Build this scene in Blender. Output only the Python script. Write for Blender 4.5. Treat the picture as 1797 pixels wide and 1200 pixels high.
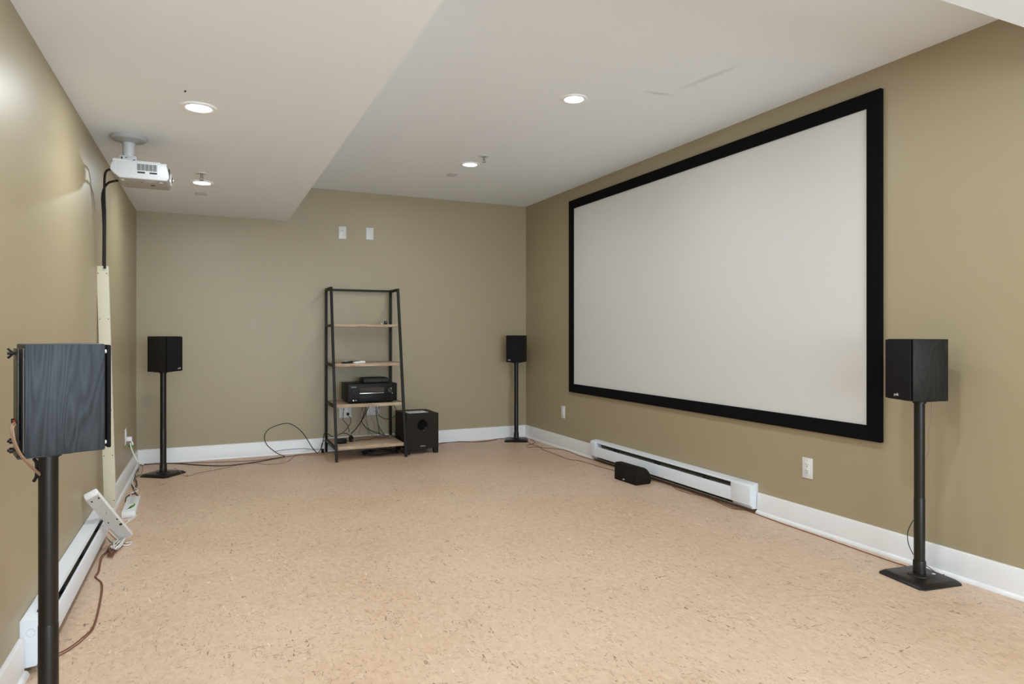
import bpy, bmesh, math, random
from mathutils import Vector, Matrix
random.seed(4)
for o in list(bpy.data.objects): bpy.data.objects.remove(o)
S = bpy.context.scene; COL = S.collection
# ------------------------------------------------------------------ camera
F_PX, YAW, Y0, H = 1159.08, 0.4298, 583.56, 1.1038
XL, XR, YB = -0.5537, 3.062, 6.3227          # left wall, right wall, back wall
ZC, ZS, XS, YS = 2.44, 2.1214, 0.6537, 1.2907 # ceiling, soffit underside, soffit edges
YF = -3.2                                     # rear wall behind the camera
cam = bpy.data.cameras.new('camera'); co = bpy.data.objects.new('camera', cam); COL.objects.link(co)
co.location = (0, 0, H); co.rotation_euler = (math.pi/2, 0, -YAW)
cam.lens = F_PX/1797*36; cam.sensor_width = 36; cam.shift_y = -(600-Y0)/1797; cam.clip_start = .02
S.camera = co
# ------------------------------------------------------------------ view, world, light
S.view_settings.view_transform = 'Standard'; S.view_settings.look = 'None'
S.view_settings.exposure = 0.03; S.view_settings.gamma = 1.0; S.view_settings.use_curve_mapping = False
w = bpy.data.worlds.new('world'); S.world = w; w.use_nodes = True
w.node_tree.nodes['Background'].inputs[0].default_value = (.9, .93, 1, 1)
w.node_tree.nodes['Background'].inputs[1].default_value = 0.5
def area(name, loc, rot, size, power, color, sy=None, disk=False):
    l = bpy.data.lights.new(name, 'AREA'); l.energy = power; l.color = color; l.size = size
    l.shape = 'DISK' if disk else 'RECTANGLE'
    if sy: l.size_y = sy
    o = bpy.data.objects.new(name, l); o.location = loc; o.rotation_euler = rot; COL.objects.link(o); return o
LAMP_W = {4.9: 7.6, 3.3: 10.5, 1.7: 12.5, -.3: 10.0}   # by row, back to front
DOWNLIGHTS = [(-.043, 3.30, ZS), (-.045, 4.944, ZS), (1.894, 3.282, ZC), (1.881, 4.902, ZC),
              (-.043, 1.66, ZS), (1.89, 1.66, ZC), (-.043, -.3, ZS), (1.89, -.3, ZS)]
for x, y, z in DOWNLIGHTS:
    area('downlight_lamp', (x, y, z-.0068), (0, 0, 0), .104, LAMP_W[round(y, 1)], (.87, .955, 1.0), disk=True)
# added fill lamp behind the camera, tilted up to brighten the ceiling
area('rear_fill', (1.25, YF+.12, 1.25), (math.radians(118), 0, 0), 2.7, 235, (.72, .88, 1.0), sy=1.6)

# ------------------------------------------------------------------ geometry helpers
_c, _s = math.cos(YAW), math.sin(YAW)
def _ray(px, py):
    a = (px-898.5)/F_PX; b = (Y0-py)/F_PX
    return Vector((a*_c+_s, -a*_s+_c, b))
def onplane(px, py, ax, v):
    d = _ray(px, py); o = Vector((0, 0, H)); return o + d*((v-o[ax])/d[ax])
def FL(px, py, z=.004): return onplane(px, py, 2, z)
def YP(px, py, y): return onplane(px, py, 1, y)
def LD(lat, dep, z=0): return Vector((lat*_c+dep*_s, -lat*_s+dep*_c, z))

class MB:
    def __init__(s): s.bm = bmesh.new()
    def box(s, a, b, bev=0, seg=2, rot=None):
        a, b = Vector(a), Vector(b); c = (a+b)/2; d = b-a
        t = bmesh.new(); bmesh.ops.create_cube(t, size=1)
        bmesh.ops.scale(t, vec=(abs(d.x), abs(d.y), abs(d.z)), verts=t.verts)
        if bev: bmesh.ops.bevel(t, geom=list(t.edges), offset=bev, segments=seg, affect='EDGES', profile=.5)
        if rot: bmesh.ops.transform(t, matrix=rot, verts=t.verts)
        bmesh.ops.translate(t, vec=c, verts=t.verts); s._m(t); return s
    def _m(s, t):
        me = bpy.data.meshes.new('tmp'); t.to_mesh(me); t.free(); s.bm.from_mesh(me); bpy.data.meshes.remove(me)
    def cyl(s, p, r, h, axis='Z', r2=None, n=32):
        t = bmesh.new(); bmesh.ops.create_cone(t, cap_ends=True, segments=n, radius1=r, radius2=r if r2 is None else r2, depth=h)
        m = {'Z': Matrix(), 'X': Matrix.Rotation(math.pi/2, 4, 'Y'), 'Y': Matrix.Rotation(-math.pi/2, 4, 'X')}[axis]
        bmesh.ops.transform(t, matrix=Matrix.Translation(p) @ m, verts=t.verts); s._m(t); return s
    def lathe(s, prof, p=(0, 0, 0), n=40, axis='Z'):
        t = bmesh.new(); rings = []
        for r, z in prof:
            rings.append([t.verts.new((r*math.cos(2*math.pi*k/n), r*math.sin(2*math.pi*k/n), z)) for k in range(n)] if r > 1e-6 else [t.verts.new((0, 0, z))])
        for A, B in zip(rings, rings[1:]):
            if len(A) == 1 and len(B) == 1: continue
            for k in range(n):
                k2 = (k+1) % n
                f = [A[k], A[k2], B[k2], B[k]] if len(A) > 1 and len(B) > 1 else ([A[k], A[k2], B[0]] if len(A) > 1 else [A[0], B[k2], B[k]])
                t.faces.new(f)
        bmesh.ops.recalc_face_normals(t, faces=t.faces)
        m = {'Z': Matrix(), 'X': Matrix.Rotation(math.pi/2, 4, 'Y'), 'Y': Matrix.Rotation(-math.pi/2, 4, 'X')}[axis]
        bmesh.ops.transform(t, matrix=Matrix.Translation(p) @ m, verts=t.verts); s._m(t); return s
    def prism(s, pts, a, b, axis='Y', bev=0):
        """polygon pts in the two other axes, extruded a..b along axis"""
        t = bmesh.new()
        def P(u, v, k): return {'Y': (u, k, v), 'X': (k, u, v), 'Z': (u, v, k)}[axis]
        A = [t.verts.new(P(u, v, a)) for u, v in pts]; B = [t.verts.new(P(u, v, b)) for u, v in pts]
        t.faces.new(A); t.faces.new(B[::-1]); n = len(pts)
        for k in range(n): t.faces.new([A[k], B[k], B[(k+1) % n], A[(k+1) % n]])
        bmesh.ops.recalc_face_normals(t, faces=t.faces)
        if bev: bmesh.ops.bevel(t, geom=list(t.edges), offset=bev, segments=3, affect='EDGES', profile=.5)
        s._m(t); return s
    def tube(s, pts, r, n=8, smooth=True, res=6):
        pts = [Vector(p) for p in pts]
        if smooth and len(pts) > 2:
            P = [pts[0]*2-pts[1]]+pts+[pts[-1]*2-pts[-2]]; out = []
            for i in range(1, len(P)-2):
                p0, p1, p2, p3 = P[i-1:i+3]
                for k in range(res):
                    t = k/res
                    out.append(.5*((2*p1)+(p2-p0)*t+(2*p0-5*p1+4*p2-p3)*t*t+(3*p1-p0-3*p2+p3)*t**3))
            out.append(pts[-1]); pts = out
        bm = s.bm; prev = None; nrm = None; rings = []
        for i, p in enumerate(pts):
            d = (pts[min(i+1, len(pts)-1)]-pts[max(i-1, 0)]).normalized()
            if nrm is None: nrm = d.orthogonal().normalized()
            nrm = (nrm-d*nrm.dot(d)).normalized(); b = d.cross(nrm)
            rings.append([bm.verts.new(p+(nrm*math.cos(2*math.pi*k/n)+b*math.sin(2*math.pi*k/n))*r) for k in range(n)])
        for A, B in zip(rings, rings[1:]):
            for k in range(n): bm.faces.new([A[k], A[(k+1) % n], B[(k+1) % n], B[k]])
        bm.faces.new(rings[0][::-1]); bm.faces.new(rings[-1]); return s
    def quad(s, *ps):
        s.bm.faces.new([s.bm.verts.new(p) for p in ps]); return s
    def hexa(s, o, l, w, n, bev=0):
        """box from corner o along vectors l, w, n"""
        t = bmesh.new(); V = [t.verts.new(o+l*i+w*j+n*k) for i in (0, 1) for j in (0, 1) for k in (0, 1)]
        for f in ((0, 1, 3, 2), (4, 6, 7, 5), (0, 4, 5, 1), (2, 3, 7, 6), (0, 2, 6, 4), (1, 5, 7, 3)): t.faces.new([V[i] for i in f])
        bmesh.ops.recalc_face_normals(t, faces=t.faces)
        if bev: bmesh.ops.bevel(t, geom=list(t.edges), offset=bev, segments=3, affect='EDGES', profile=.5)
        s._m(t); return s
    def build(s, name, mat, parent=None, smooth=True):
        me = bpy.data.meshes.new(name); bmesh.ops.recalc_face_normals(s.bm, faces=s.bm.faces)
        s.bm.to_mesh(me); s.bm.free(); me.materials.append(mat)
        if smooth:
            me.polygons.foreach_set('use_smooth', [True]*len(me.polygons))
            me.set_sharp_from_angle(angle=math.radians(32))
        o = bpy.data.objects.new(name, me); COL.objects.link(o)
        if parent: o.parent = parent
        return o
def tag(o, label, cat, group=None):
    o['label'] = label; o['category'] = cat
    if group: o['group'] = group
    return o
def thing(name, label, cat, loc=(0, 0, 0), rz=0, group=None):
    o = bpy.data.objects.new(name, None); o.empty_display_size = .05; COL.objects.link(o)
    o.location = loc; o.rotation_euler = (0, 0, rz); return tag(o, label, cat, group)
def struct(o): o['kind'] = 'structure'; return o
def lettering(txt, size, mat, parent, M, name='logo', depth=.0006):
    cu = bpy.data.curves.new('t', 'FONT'); cu.body = txt; cu.size = size; cu.extrude = depth; cu.align_x = 'CENTER'; cu.align_y = 'CENTER'
    to = bpy.data.objects.new('t', cu); COL.objects.link(to); dg = bpy.context.evaluated_depsgraph_get()
    me = bpy.data.meshes.new_from_object(to.evaluated_get(dg)); bpy.data.objects.remove(to)
    me.transform(M); me.materials.clear(); me.materials.append(mat); me.name = name
    o = bpy.data.objects.new(name, me); COL.objects.link(o); o.parent = parent; return o

# ------------------------------------------------------------------ materials
def lin(r, g, b):
    f = lambda v: (v/255/12.92) if v <= 10 else ((v/255+.055)/1.055)**2.4
    return (f(r), f(g), f(b), 1)
def mat(name, rgb, rough=.5, metal=0, bump=0, bscale=80, var=0, vscale=6, spec=.5, emit=0, coat=0):
    m = bpy.data.materials.new(name); m.use_nodes = True; nt = m.node_tree; b = nt.nodes['Principled BSDF']
    b.inputs['Base Color'].default_value = lin(*rgb); b.inputs['Roughness'].default_value = rough
    b.inputs['Metallic'].default_value = metal; b.inputs['Specular IOR Level'].default_value = spec
    b.inputs['Coat Weight'].default_value = coat
    if emit:
        b.inputs['Emission Color'].default_value = (1, .98, .95, 1); b.inputs['Emission Strength'].default_value = emit
    if bump or var:
        tc = nt.nodes.new('ShaderNodeTexCoord')
    if bump:
        n = nt.nodes.new('ShaderNodeTexNoise'); n.inputs['Scale'].default_value = bscale; n.inputs['Detail'].default_value = 4
        bp = nt.nodes.new('ShaderNodeBump'); bp.inputs['Strength'].default_value = bump; bp.inputs['Distance'].default_value = .002
        nt.links.new(tc.outputs['Object'], n.inputs['Vector']); nt.links.new(n.outputs['Fac'], bp.inputs['Height'])
        nt.links.new(bp.outputs['Normal'], b.inputs['Normal'])
    if var:
        n2 = nt.nodes.new('ShaderNodeTexNoise'); n2.inputs['Scale'].default_value = vscale; n2.inputs['Detail'].default_value = 5
        mx = nt.nodes.new('ShaderNodeMix'); mx.data_type = 'RGBA'
        c = lin(*rgb); mx.inputs[6].default_value = tuple(v*(1-var) for v in c[:3])+(1,); mx.inputs[7].default_value = tuple(min(1, v*(1+var)) for v in c[:3])+(1,)
        nt.links.new(tc.outputs['Object'], n2.inputs['Vector']); nt.links.new(n2.outputs['Fac'], mx.inputs[0]); nt.links.new(mx.outputs[2], b.inputs['Base Color'])
    return m
def grain(name, c1, c2, scale, rough, stretch, dist=2.0, spec=.4):
    m = bpy.data.materials.new(name); m.use_nodes = True; nt = m.node_tree; b = nt.nodes['Principled BSDF']
    tc = nt.nodes.new('ShaderNodeTexCoord'); mp = nt.nodes.new('ShaderNodeMapping'); mp.inputs['Scale'].default_value = stretch
    n = nt.nodes.new('ShaderNodeTexNoise'); n.inputs['Scale'].default_value = scale; n.inputs['Detail'].default_value = 2; n.inputs['Distortion'].default_value = .3
    fr = nt.nodes.new('ShaderNodeMath'); fr.operation = 'MULTIPLY'; fr.inputs[1].default_value = dist
    pp = nt.nodes.new('ShaderNodeMath'); pp.operation = 'PINGPONG'; pp.inputs[1].default_value = .5
    n2 = nt.nodes.new('ShaderNodeTexNoise'); n2.inputs['Scale'].default_value = scale*14; n2.inputs['Detail'].default_value = 4
    ad = nt.nodes.new('ShaderNodeMath'); ad.operation = 'MULTIPLY_ADD'; ad.inputs[1].default_value = .7
    rp = nt.nodes.new('ShaderNodeMapRange'); rp.inputs[1].default_value = .2; rp.inputs[2].default_value = .95
    mx = nt.nodes.new('ShaderNodeMix'); mx.data_type = 'RGBA'; mx.inputs[6].default_value = lin(*c1); mx.inputs[7].default_value = lin(*c2)
    L = nt.links.new
    L(tc.outputs['Object'], mp.inputs[0]); L(mp.outputs[0], n.inputs['Vector']); L(mp.outputs[0], n2.inputs['Vector'])
    L(n.outputs['Fac'], fr.inputs[0]); L(fr.outputs[0], pp.inputs[0]); L(n2.outputs['Fac'], ad.inputs[0]); L(pp.outputs[0], ad.inputs[2])
    L(ad.outputs[0], rp.inputs[0]); L(rp.outputs[0], mx.inputs[0]); L(mx.outputs[2], b.inputs['Base Color'])
    bp = nt.nodes.new('ShaderNodeBump'); bp.inputs['Strength'].default_value = .25; bp.inputs['Distance'].default_value = .0008
    L(ad.outputs[0], bp.inputs['Height']); L(bp.outputs['Normal'], b.inputs['Normal'])
    b.inputs['Roughness'].default_value = rough; b.inputs['Specular IOR Level'].default_value = spec; return m
M = {}
M['wall'] = mat('wall_paint', (163, 148, 119), .42, bump=.08, bscale=160, var=.02, vscale=1.3, spec=.5)
M['ceil'] = mat('ceiling_paint', (240, 247, 255), .85, bump=.12, bscale=160, var=.015, vscale=2, spec=.2)
M['trim'] = mat('trim_white', (230, 227, 227), .35, var=.02, vscale=5)
M['screen'] = mat('screen_fabric', (210, 207, 204), .9, bump=.08, bscale=400, spec=.1)
M['velvet'] = mat('black_velvet', (12, 11, 11), .95, bump=.2, bscale=500, spec=.12, var=.2, vscale=40)
M['metal_black'] = mat('black_powder_coat', (27, 22, 18), .34, bump=.15, bscale=500, spec=.35)
M['rack'] = mat('rack_metal', (26, 21, 15), .5, bump=.1, bscale=300, spec=.25)
M['plastic_black'] = mat('black_plastic', (14, 12, 10), .5, bump=.08, bscale=300, spec=.22)
M['gloss_black'] = mat('gloss_black', (12, 12, 13), .12)
M['grille'] = mat('grille_cloth', (30, 27, 29), .95, bump=.7, bscale=900, spec=.15, var=.15, vscale=90)
M['grille_brown'] = mat('grille_cloth_brown', (36, 30, 24), .95, bump=.7, bscale=900, spec=.15, var=.2, vscale=60)
M['sub'] = mat('subwoofer_vinyl', (34, 27, 19), .6, bump=.3, bscale=260, var=.15, vscale=40, spec=.22)
M['ash'] = grain('black_ash_vinyl', (26, 30, 35), (56, 61, 67), 2.2, .5, (5, 5, .55), 20.0, spec=.3)
M['ash_dark'] = grain('black_ash_vinyl_dark', (22, 20, 18), (40, 37, 33), 2.2, .5, (5, 5, .55), 20.0, spec=.2)
M['ash_plain'] = mat('back_panel', (120, 118, 112), .6, var=.1, vscale=30)
M['white_plastic'] = mat('white_plastic', (226, 224, 222), .35)
M['white_plate'] = mat('white_plate', (218, 216, 214), .35)
M['grey_plastic'] = mat('pale_grey_plastic', (196, 194, 190), .45, bump=.1, bscale=300)
M['proj'] = mat('projector_plastic', (178, 177, 177), .42, bump=.05, bscale=300)
M['heater'] = mat('heater_enamel', (222, 225, 230), .3, var=.015)
M['heater_in'] = mat('heater_interior', (98, 92, 76), .6, var=.15, vscale=20)
M['lamp_trim'] = mat('lamp_trim', (250, 252, 255), .4)
M['galv'] = mat('galvanised', (150, 146, 138), .5, metal=.4, var=.15, vscale=15)
M['dark'] = mat('dark_slot', (14, 14, 14), .7)
M['grey'] = mat('grey_plate', (200, 200, 200), .6)
M['cord_black'] = mat('cord_black', (26, 22, 20), .5)
M['cord_brown'] = mat('cord_brown', (120, 72, 52), .45)
M['cord_tan'] = mat('cord_tan', (142, 112, 90), .45)
M['cord_white'] = mat('cord_white', (226, 222, 214), .5)
M['channel'] = mat('channel_cream', (200, 192, 168), .55, var=.03, vscale=9)
M['chrome'] = mat('chrome', (200, 200, 200), .2, metal=.9)
M['silver'] = mat('silver_print', (215, 212, 205), .4)
M['red'] = mat('red_post', (200, 40, 20), .4)
M['green'] = mat('green_print', (70, 150, 40), .5)
M['display'] = mat('display_glass', (38, 28, 24), .12)
M['paper'] = mat('paper_printed', (215, 212, 208), .8)
M['lamp'] = mat('lamp_diffuser', (255, 255, 255), .5, emit=9)
M['glass'] = mat('lens_glass', (30, 34, 44), .05, coat=1)
def wood():
    m = grain('oak_laminate', (148, 122, 98), (198, 174, 148), 2.0, .5, (1.2, 14, 14), 5.0, spec=.3); return m
M['wood'] = wood()
M['paper_mix'] = M['paper']
# printed sheet: blotches of dark print on white
nt = M['paper'].node_tree; b = nt.nodes['Principled BSDF']; n = nt.nodes.new('ShaderNodeTexNoise'); n.inputs['Scale'].default_value = 38; n.inputs['Detail'].default_value = 1
r = nt.nodes.new('ShaderNodeValToRGB'); r.color_ramp.elements[0].position = .34; r.color_ramp.elements[0].color = lin(60, 58, 62); r.color_ramp.elements[1].position = .40; r.color_ramp.elements[1].color = lin(214, 210, 210)
tc = nt.nodes.new('ShaderNodeTexCoord'); nt.links.new(tc.outputs['Object'], n.inputs['Vector']); nt.links.new(n.outputs['Fac'], r.inputs[0]); nt.links.new(r.outputs[0], b.inputs['Base Color'])

def floor_mat():
    m = bpy.data.materials.new('speckled_sheet_floor'); m.use_nodes = True; nt = m.node_tree; b = nt.nodes['Principled BSDF']; L = nt.links.new
    tc = nt.nodes.new('ShaderNodeTexCoord')
    def noise(scale, det, sx=(1, 1, 1), dist=0, rot=0, off=0, rough=.5):
        mp = nt.nodes.new('ShaderNodeMapping'); mp.inputs['Scale'].default_value = sx; mp.inputs['Rotation'].default_value = (0, 0, rot); mp.inputs['Location'].default_value = (off, off*.7, 0)
        n = nt.nodes.new('ShaderNodeTexNoise'); n.inputs['Scale'].default_value = scale; n.inputs['Detail'].default_value = det; n.inputs['Distortion'].default_value = dist; n.inputs['Roughness'].default_value = rough
        L(tc.outputs['Object'], mp.inputs[0]); L(mp.outputs[0], n.inputs['Vector']); return n.outputs['Fac']
    def ramp(src, a, b_):
        r = nt.nodes.new('ShaderNodeMapRange'); r.inputs[1].default_value = a; r.inputs[2].default_value = b_; L(src, r.inputs[0]); return r.outputs[0]
    def mul(a, b_):
        r = nt.nodes.new('ShaderNodeMath'); r.operation = 'MULTIPLY'; L(a, r.inputs[0])
        if isinstance(b_, float): r.inputs[1].default_value = b_
        else: L(b_, r.inputs[1])
        return r.outputs[0]
    def mix(f, a, c):
        x = nt.nodes.new('ShaderNodeMix'); x.data_type = 'RGBA'; L(f, x.inputs[0])
        for i, v in ((6, a), (7, c)):
            if isinstance(v, tuple): x.inputs[i].default_value = v
            else: L(v, x.inputs[i])
        return x.outputs[2]
    c = mix(ramp(noise(1.1, 3), .35, .65), lin(199, 167, 140), lin(208, 179, 155))
    c = mix(mul(ramp(noise(42, 5, (1, .55, 1), .6, .3), .40, .66), .55), c, lin(217, 189, 165))
    c = mix(mul(ramp(noise(60, 4, (1, .5, 1), 1.2, .2, 3), .56, .70), .55), c, lin(168, 134, 106))
    # short dark curly flecks, two directions, gathered in clusters
    f1 = mul(ramp(noise(70, 2, (1, .32, 1), 1.6, .25, 7), .64, .69), ramp(noise(5, 4, off=2), .40, .58))
    f2 = mul(ramp(noise(80, 2, (.30, 1, 1), 1.6, -.3, 11), .65, .70), ramp(noise(4, 4, off=9), .40, .58))
    c = mix(mul(f1, .8), c, lin(104, 80, 60)); c = mix(mul(f2, .8), c, lin(110, 84, 62))
    # a few worn dark smudges
    sm = mul(ramp(noise(2.3, 3, off=21), .66, .76), ramp(noise(45, 4, off=5), .40, .62)); c = mix(mul(sm, .4), c, lin(140, 112, 88))
    # pale stray fibres
    f3 = ramp(noise(55, 2, (1, .25, 1), 1.3, 1.1, 31), .69, .73); c = mix(mul(f3, .5), c, lin(238, 222, 200))
    L(c, b.inputs['Base Color'])
    L(ramp(noise(9, 4), .2, .8), b.inputs['Roughness']); 
    rr = nt.nodes.new('ShaderNodeMapRange'); rr.inputs[3].default_value = .36; rr.inputs[4].default_value = .50; L(noise(6, 4), rr.inputs[0]); L(rr.outputs[0], b.inputs['Roughness'])
    b.inputs['Specular IOR Level'].default_value = .4
    bp = nt.nodes.new('ShaderNodeBump'); bp.inputs['Strength'].default_value = .12; bp.inputs['Distance'].default_value = .001; L(noise(120, 3), bp.inputs['Height']); L(bp.outputs['Normal'], b.inputs['Normal'])
    return m
M['floor'] = floor_mat()
def scuff(m, marks):
    """faint grey scuffs on the ceiling paint: (x, y, angle, half length, half width, strength)"""
    nt = m.node_tree; b = nt.nodes['Principled BSDF']; L = nt.links.new
    src = b.inputs['Base Color'].links[0].from_socket; tc = nt.nodes.new('ShaderNodeTexCoord')
    for x, y, a, hl, hw, st in marks:
        mp = nt.nodes.new('ShaderNodeMapping'); mp.vector_type = 'TEXTURE'; mp.inputs['Location'].default_value = (x, y, 0); mp.inputs['Rotation'].default_value = (0, 0, a); mp.inputs['Scale'].default_value = (hl, hw, 50)
        g = nt.nodes.new('ShaderNodeTexGradient'); g.gradient_type = 'SPHERICAL'
        k = nt.nodes.new('ShaderNodeMath'); k.operation = 'MULTIPLY'; k.inputs[1].default_value = st; k.use_clamp = True
        x_ = nt.nodes.new('ShaderNodeMix'); x_.data_type = 'RGBA'; x_.inputs[7].default_value = lin(150, 148, 146)
        L(tc.outputs['Object'], mp.inputs[0]); L(mp.outputs[0], g.inputs[0]); L(g.outputs['Fac'], k.inputs[0]); L(k.outputs[0], x_.inputs[0]); L(src, x_.inputs[6]); src = x_.outputs[2]
    L(src, b.inputs['Base Color'])
M['ceil_main'] = mat('ceiling_paint_scuffed', (240, 247, 255), .85, bump=.12, bscale=160, var=.015, vscale=2, spec=.2)
scuff(M['ceil_main'], [(2.29, 3.015, -.1, .12, .022, .38), (2.38, 2.72, -1.42, .24, .03, .28)])

# ------------------------------------------------------------------ room shell
T = .12
struct(MB().box((XL-T, YF-T, -.1), (XR+T, YB+T, 0)).build('floor', M['floor']))
struct(MB().box((XL-T, YF-T, 0), (XL, YB+T, ZC+.15)).build('wall_left', M['wall']))
struct(MB().box((XR, YF-T, 0), (XR+T, YB+T, ZC+.15)).build('wall_right', M['wall']))
struct(MB().box((XL, YB, 0), (XR, YB+T, ZC+.15)).build('wall_back', M['wall']))
rear = MB()
for a, b_ in (((XL, 0), (-.2, ZC)), ((2.7, 0), (XR, ZC)), ((-.2, 2.12), (2.7, ZC)), ((-.2, 0), (2.7, .35))):
    rear.box((a[0], YF-T, a[1]), (b_[0], YF, b_[1]))
struct(rear.build('wall_front', M['wall']))
win = struct(MB().box((-.2, YF-.09, .35), (2.7, YF-.05, .41)).box((-.2, YF-.09, 2.06), (2.7, YF-.05, 2.12)).box((-.2, YF-.09, .41), (-.14, YF-.05, 2.06))
    .box((2.64, YF-.09, .41), (2.7, YF-.05, 2.06)).box((1.22, YF-.09, .41), (1.28, YF-.05, 2.06)).build('added_window_1', M['trim']))  # unseen window, added as a source for the fill lamp
gm = mat('added_window_glass', (240, 245, 250), .02); gm.node_tree.nodes['Principled BSDF'].inputs['Transmission Weight'].default_value = 1
for x0, x1 in ((-.14, 1.22), (1.28, 2.64)): MB().box((x0, YF-.075, .41), (x1, YF-.069, 2.06)).build('pane', gm, win)
struct(MB().box((XS, YS, ZC), (XR, YB, ZC+.15)).build('ceiling', M['ceil_main']))
# dropped soffit: along the left wall and across the room over the camera (L shaped, one piece)
bm = MB(); bm.prism([(XL, YF), (XR, YF), (XR, YS), (XS, YS), (XS, YB), (XL, YB)], ZS, ZC+.15, axis='Z'); struct(bm.build('trim_1', M['ceil']))

BH = .125
def base_prof(sx, wall):   # (u, z) profile, sx = direction into the room
    return [(wall, 0), (wall+sx*.014, 0), (wall+sx*.014, BH-.008), (wall+sx*.011, BH-.002), (wall+sx*.006, BH), (wall, BH)]
def shoe_prof(sx, wall):
    o = wall+sx*.014; r = .014
    return [(o, 0)]+[(o+sx*r*math.cos(a), .018*math.sin(a)) for a in [k*math.pi/12 for k in range(7)]]
def baseboard(name, sx, wall, spans, axis):
    b = MB(); s = MB()
    for a, c in spans:
        b.prism(base_prof(sx, wall), a, c, axis=axis); s.prism(shoe_prof(sx, wall), a, c, axis=axis)
    o = struct(b.build(name, M['trim'])); s.build('shoe_molding', M['trim'], o); return o
HR0, HR1 = 3.055, 4.915      # right heater along y
HL0, HL1 = 2.585, 4.13       # left heater along y
baseboard('baseboard_left', 1, XL, [(YF, HL0-.004), (HL1+.004, 5.42), (5.4215, YB)], 'Y')
baseboard('baseboard_right', -1, XR, [(YF, HR0-.004), (HR1+.004, YB)], 'Y')
baseboard('baseboard_back', -1, YB, [(XL+.014, XR-.014)], 'X')

# ------------------------------------------------------------------ projection screen
sc = thing('projection_screen', 'large wall-mounted white projection screen with a wide black velvet frame', 'projection screen', (XR, 3.79, .555))
sc_y0, sc_y1, sz0, sz1 = 2.225-3.79, 5.363-3.79, 0, 1.767; fw = .078
MB().box((-.012, sc_y0+.03, sz0+.03), (-.004, sc_y1-.03, sz1-.03)).build('screen_surface', M['screen'], sc)
def bar(pts, name='frame_bar'):
    MB().prism(pts, -.024, -.0005, axis='X', bev=.0012).build(name, M['velvet'], sc)
g = .0008
bar([(sc_y0, sz0), (sc_y1, sz0), (sc_y1-fw, sz0+fw-g), (sc_y0+fw, sz0+fw-g)])
bar([(sc_y0, sz1), (sc_y1, sz1), (sc_y1-fw, sz1-fw+g), (sc_y0+fw, sz1-fw+g)])
bar([(sc_y0, sz0+g), (sc_y0, sz1-g), (sc_y0+fw, sz1-fw), (sc_y0+fw, sz0+fw)])
bar([(sc_y1, sz0+g), (sc_y1, sz1-g), (sc_y1-fw, sz1-fw), (sc_y1-fw, sz0+fw)])

# ------------------------------------------------------------------ ceiling fixtures
labs = ['round recessed ceiling light in the soffit in front of the projector', 'round recessed ceiling light in the soffit behind the projector, near the back wall',
        'round recessed light in the high ceiling, nearer the screen and the camera', 'round recessed light in the high ceiling near the back wall, beside the sprinkler head',
        'recessed light in the soffit left of the camera, out of the photo', 'recessed light in the high ceiling above the right speaker stand, out of the photo',
        'recessed light in the soffit behind the camera on the left', 'recessed light in the soffit behind the camera on the right']
for (x, y, z), lb in zip(DOWNLIGHTS, labs):
    t = thing('ceiling_light', lb, 'ceiling light', (x, y, z), group='round recessed ceiling lights')
    MB().lathe([(.054, -.001), (.054, -.006), (.060, -.0075), (.072, -.006), (.0765, -.002), (.0765, 0)], n=48).build('trim_ring', M['lamp_trim'], t)
    MB().lathe([(0, -.004), (.054, -.004), (.054, -.001), (0, -.001)], n=48).build('diffuser', M['lamp'], t)
for (x, y, z), lb in (((1.892, 4.636, ZC), 'white sprinkler head on the high ceiling beside the far recessed light'), ((-.044, 4.662, ZS), 'white sprinkler head under the soffit behind the projector')):
    t = thing('sprinkler_head', lb, 'sprinkler', (x, y, z), group='sprinkler heads')
    MB().lathe([(.010, -.003), (.028, -.006), (.036, -.004), (.037, 0)], n=32).build('escutcheon', M['white_plate'], t)
    MB().cyl((0, 0, -.015), .007, .03, n=16).cyl((0, 0, -.005), .011, .01, n=6).build('stem', M['galv'], t)
    MB().tube([(-.009, 0, -.024), (-.010, 0, -.036), (-.003, 0, -.044)], .0016, n=6).tube([(.009, 0, -.024), (.010, 0, -.036), (.003, 0, -.044)], .0016, n=6).box((-.010, -.002, -.026), (.010, .002, -.023)).build('frame_arms', M['galv'], t)
    MB().lathe([(0, -.047), (.013, -.0465), (.013, -.045), (0, -.044)], n=16).build('deflector', M['galv'], t)
for (x, y, z), lb in (((1.867, 5.295, ZC), 'small square grey cover plate on the high ceiling past the far light'), ((-.055, 5.345, ZS), 'small square grey cover plate under the soffit past the sprinkler')):
    t = thing('cover_plate', lb, 'cover plate', (x, y, z), group='square ceiling cover plates')
    MB().box((-.038, -.055, -.0025), (.038, .055, 0), bev=.001).build('plate', M['grey'], t)
    for k in range(5): MB().box((-.030, -.044+k*.020, -.0035), (.030, -.036+k*.020, -.0020)).build('louver', M['grey'], t)
tag(MB().cyl((0, 0, 0), .004, .006, n=8).build('screw_hook', M['dark']), 'tiny dark screw in the soffit in front of the projector', 'screw')
bpy.data.objects['screw_hook'].location = onplane(325, 160, 2, ZS-.002)

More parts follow.
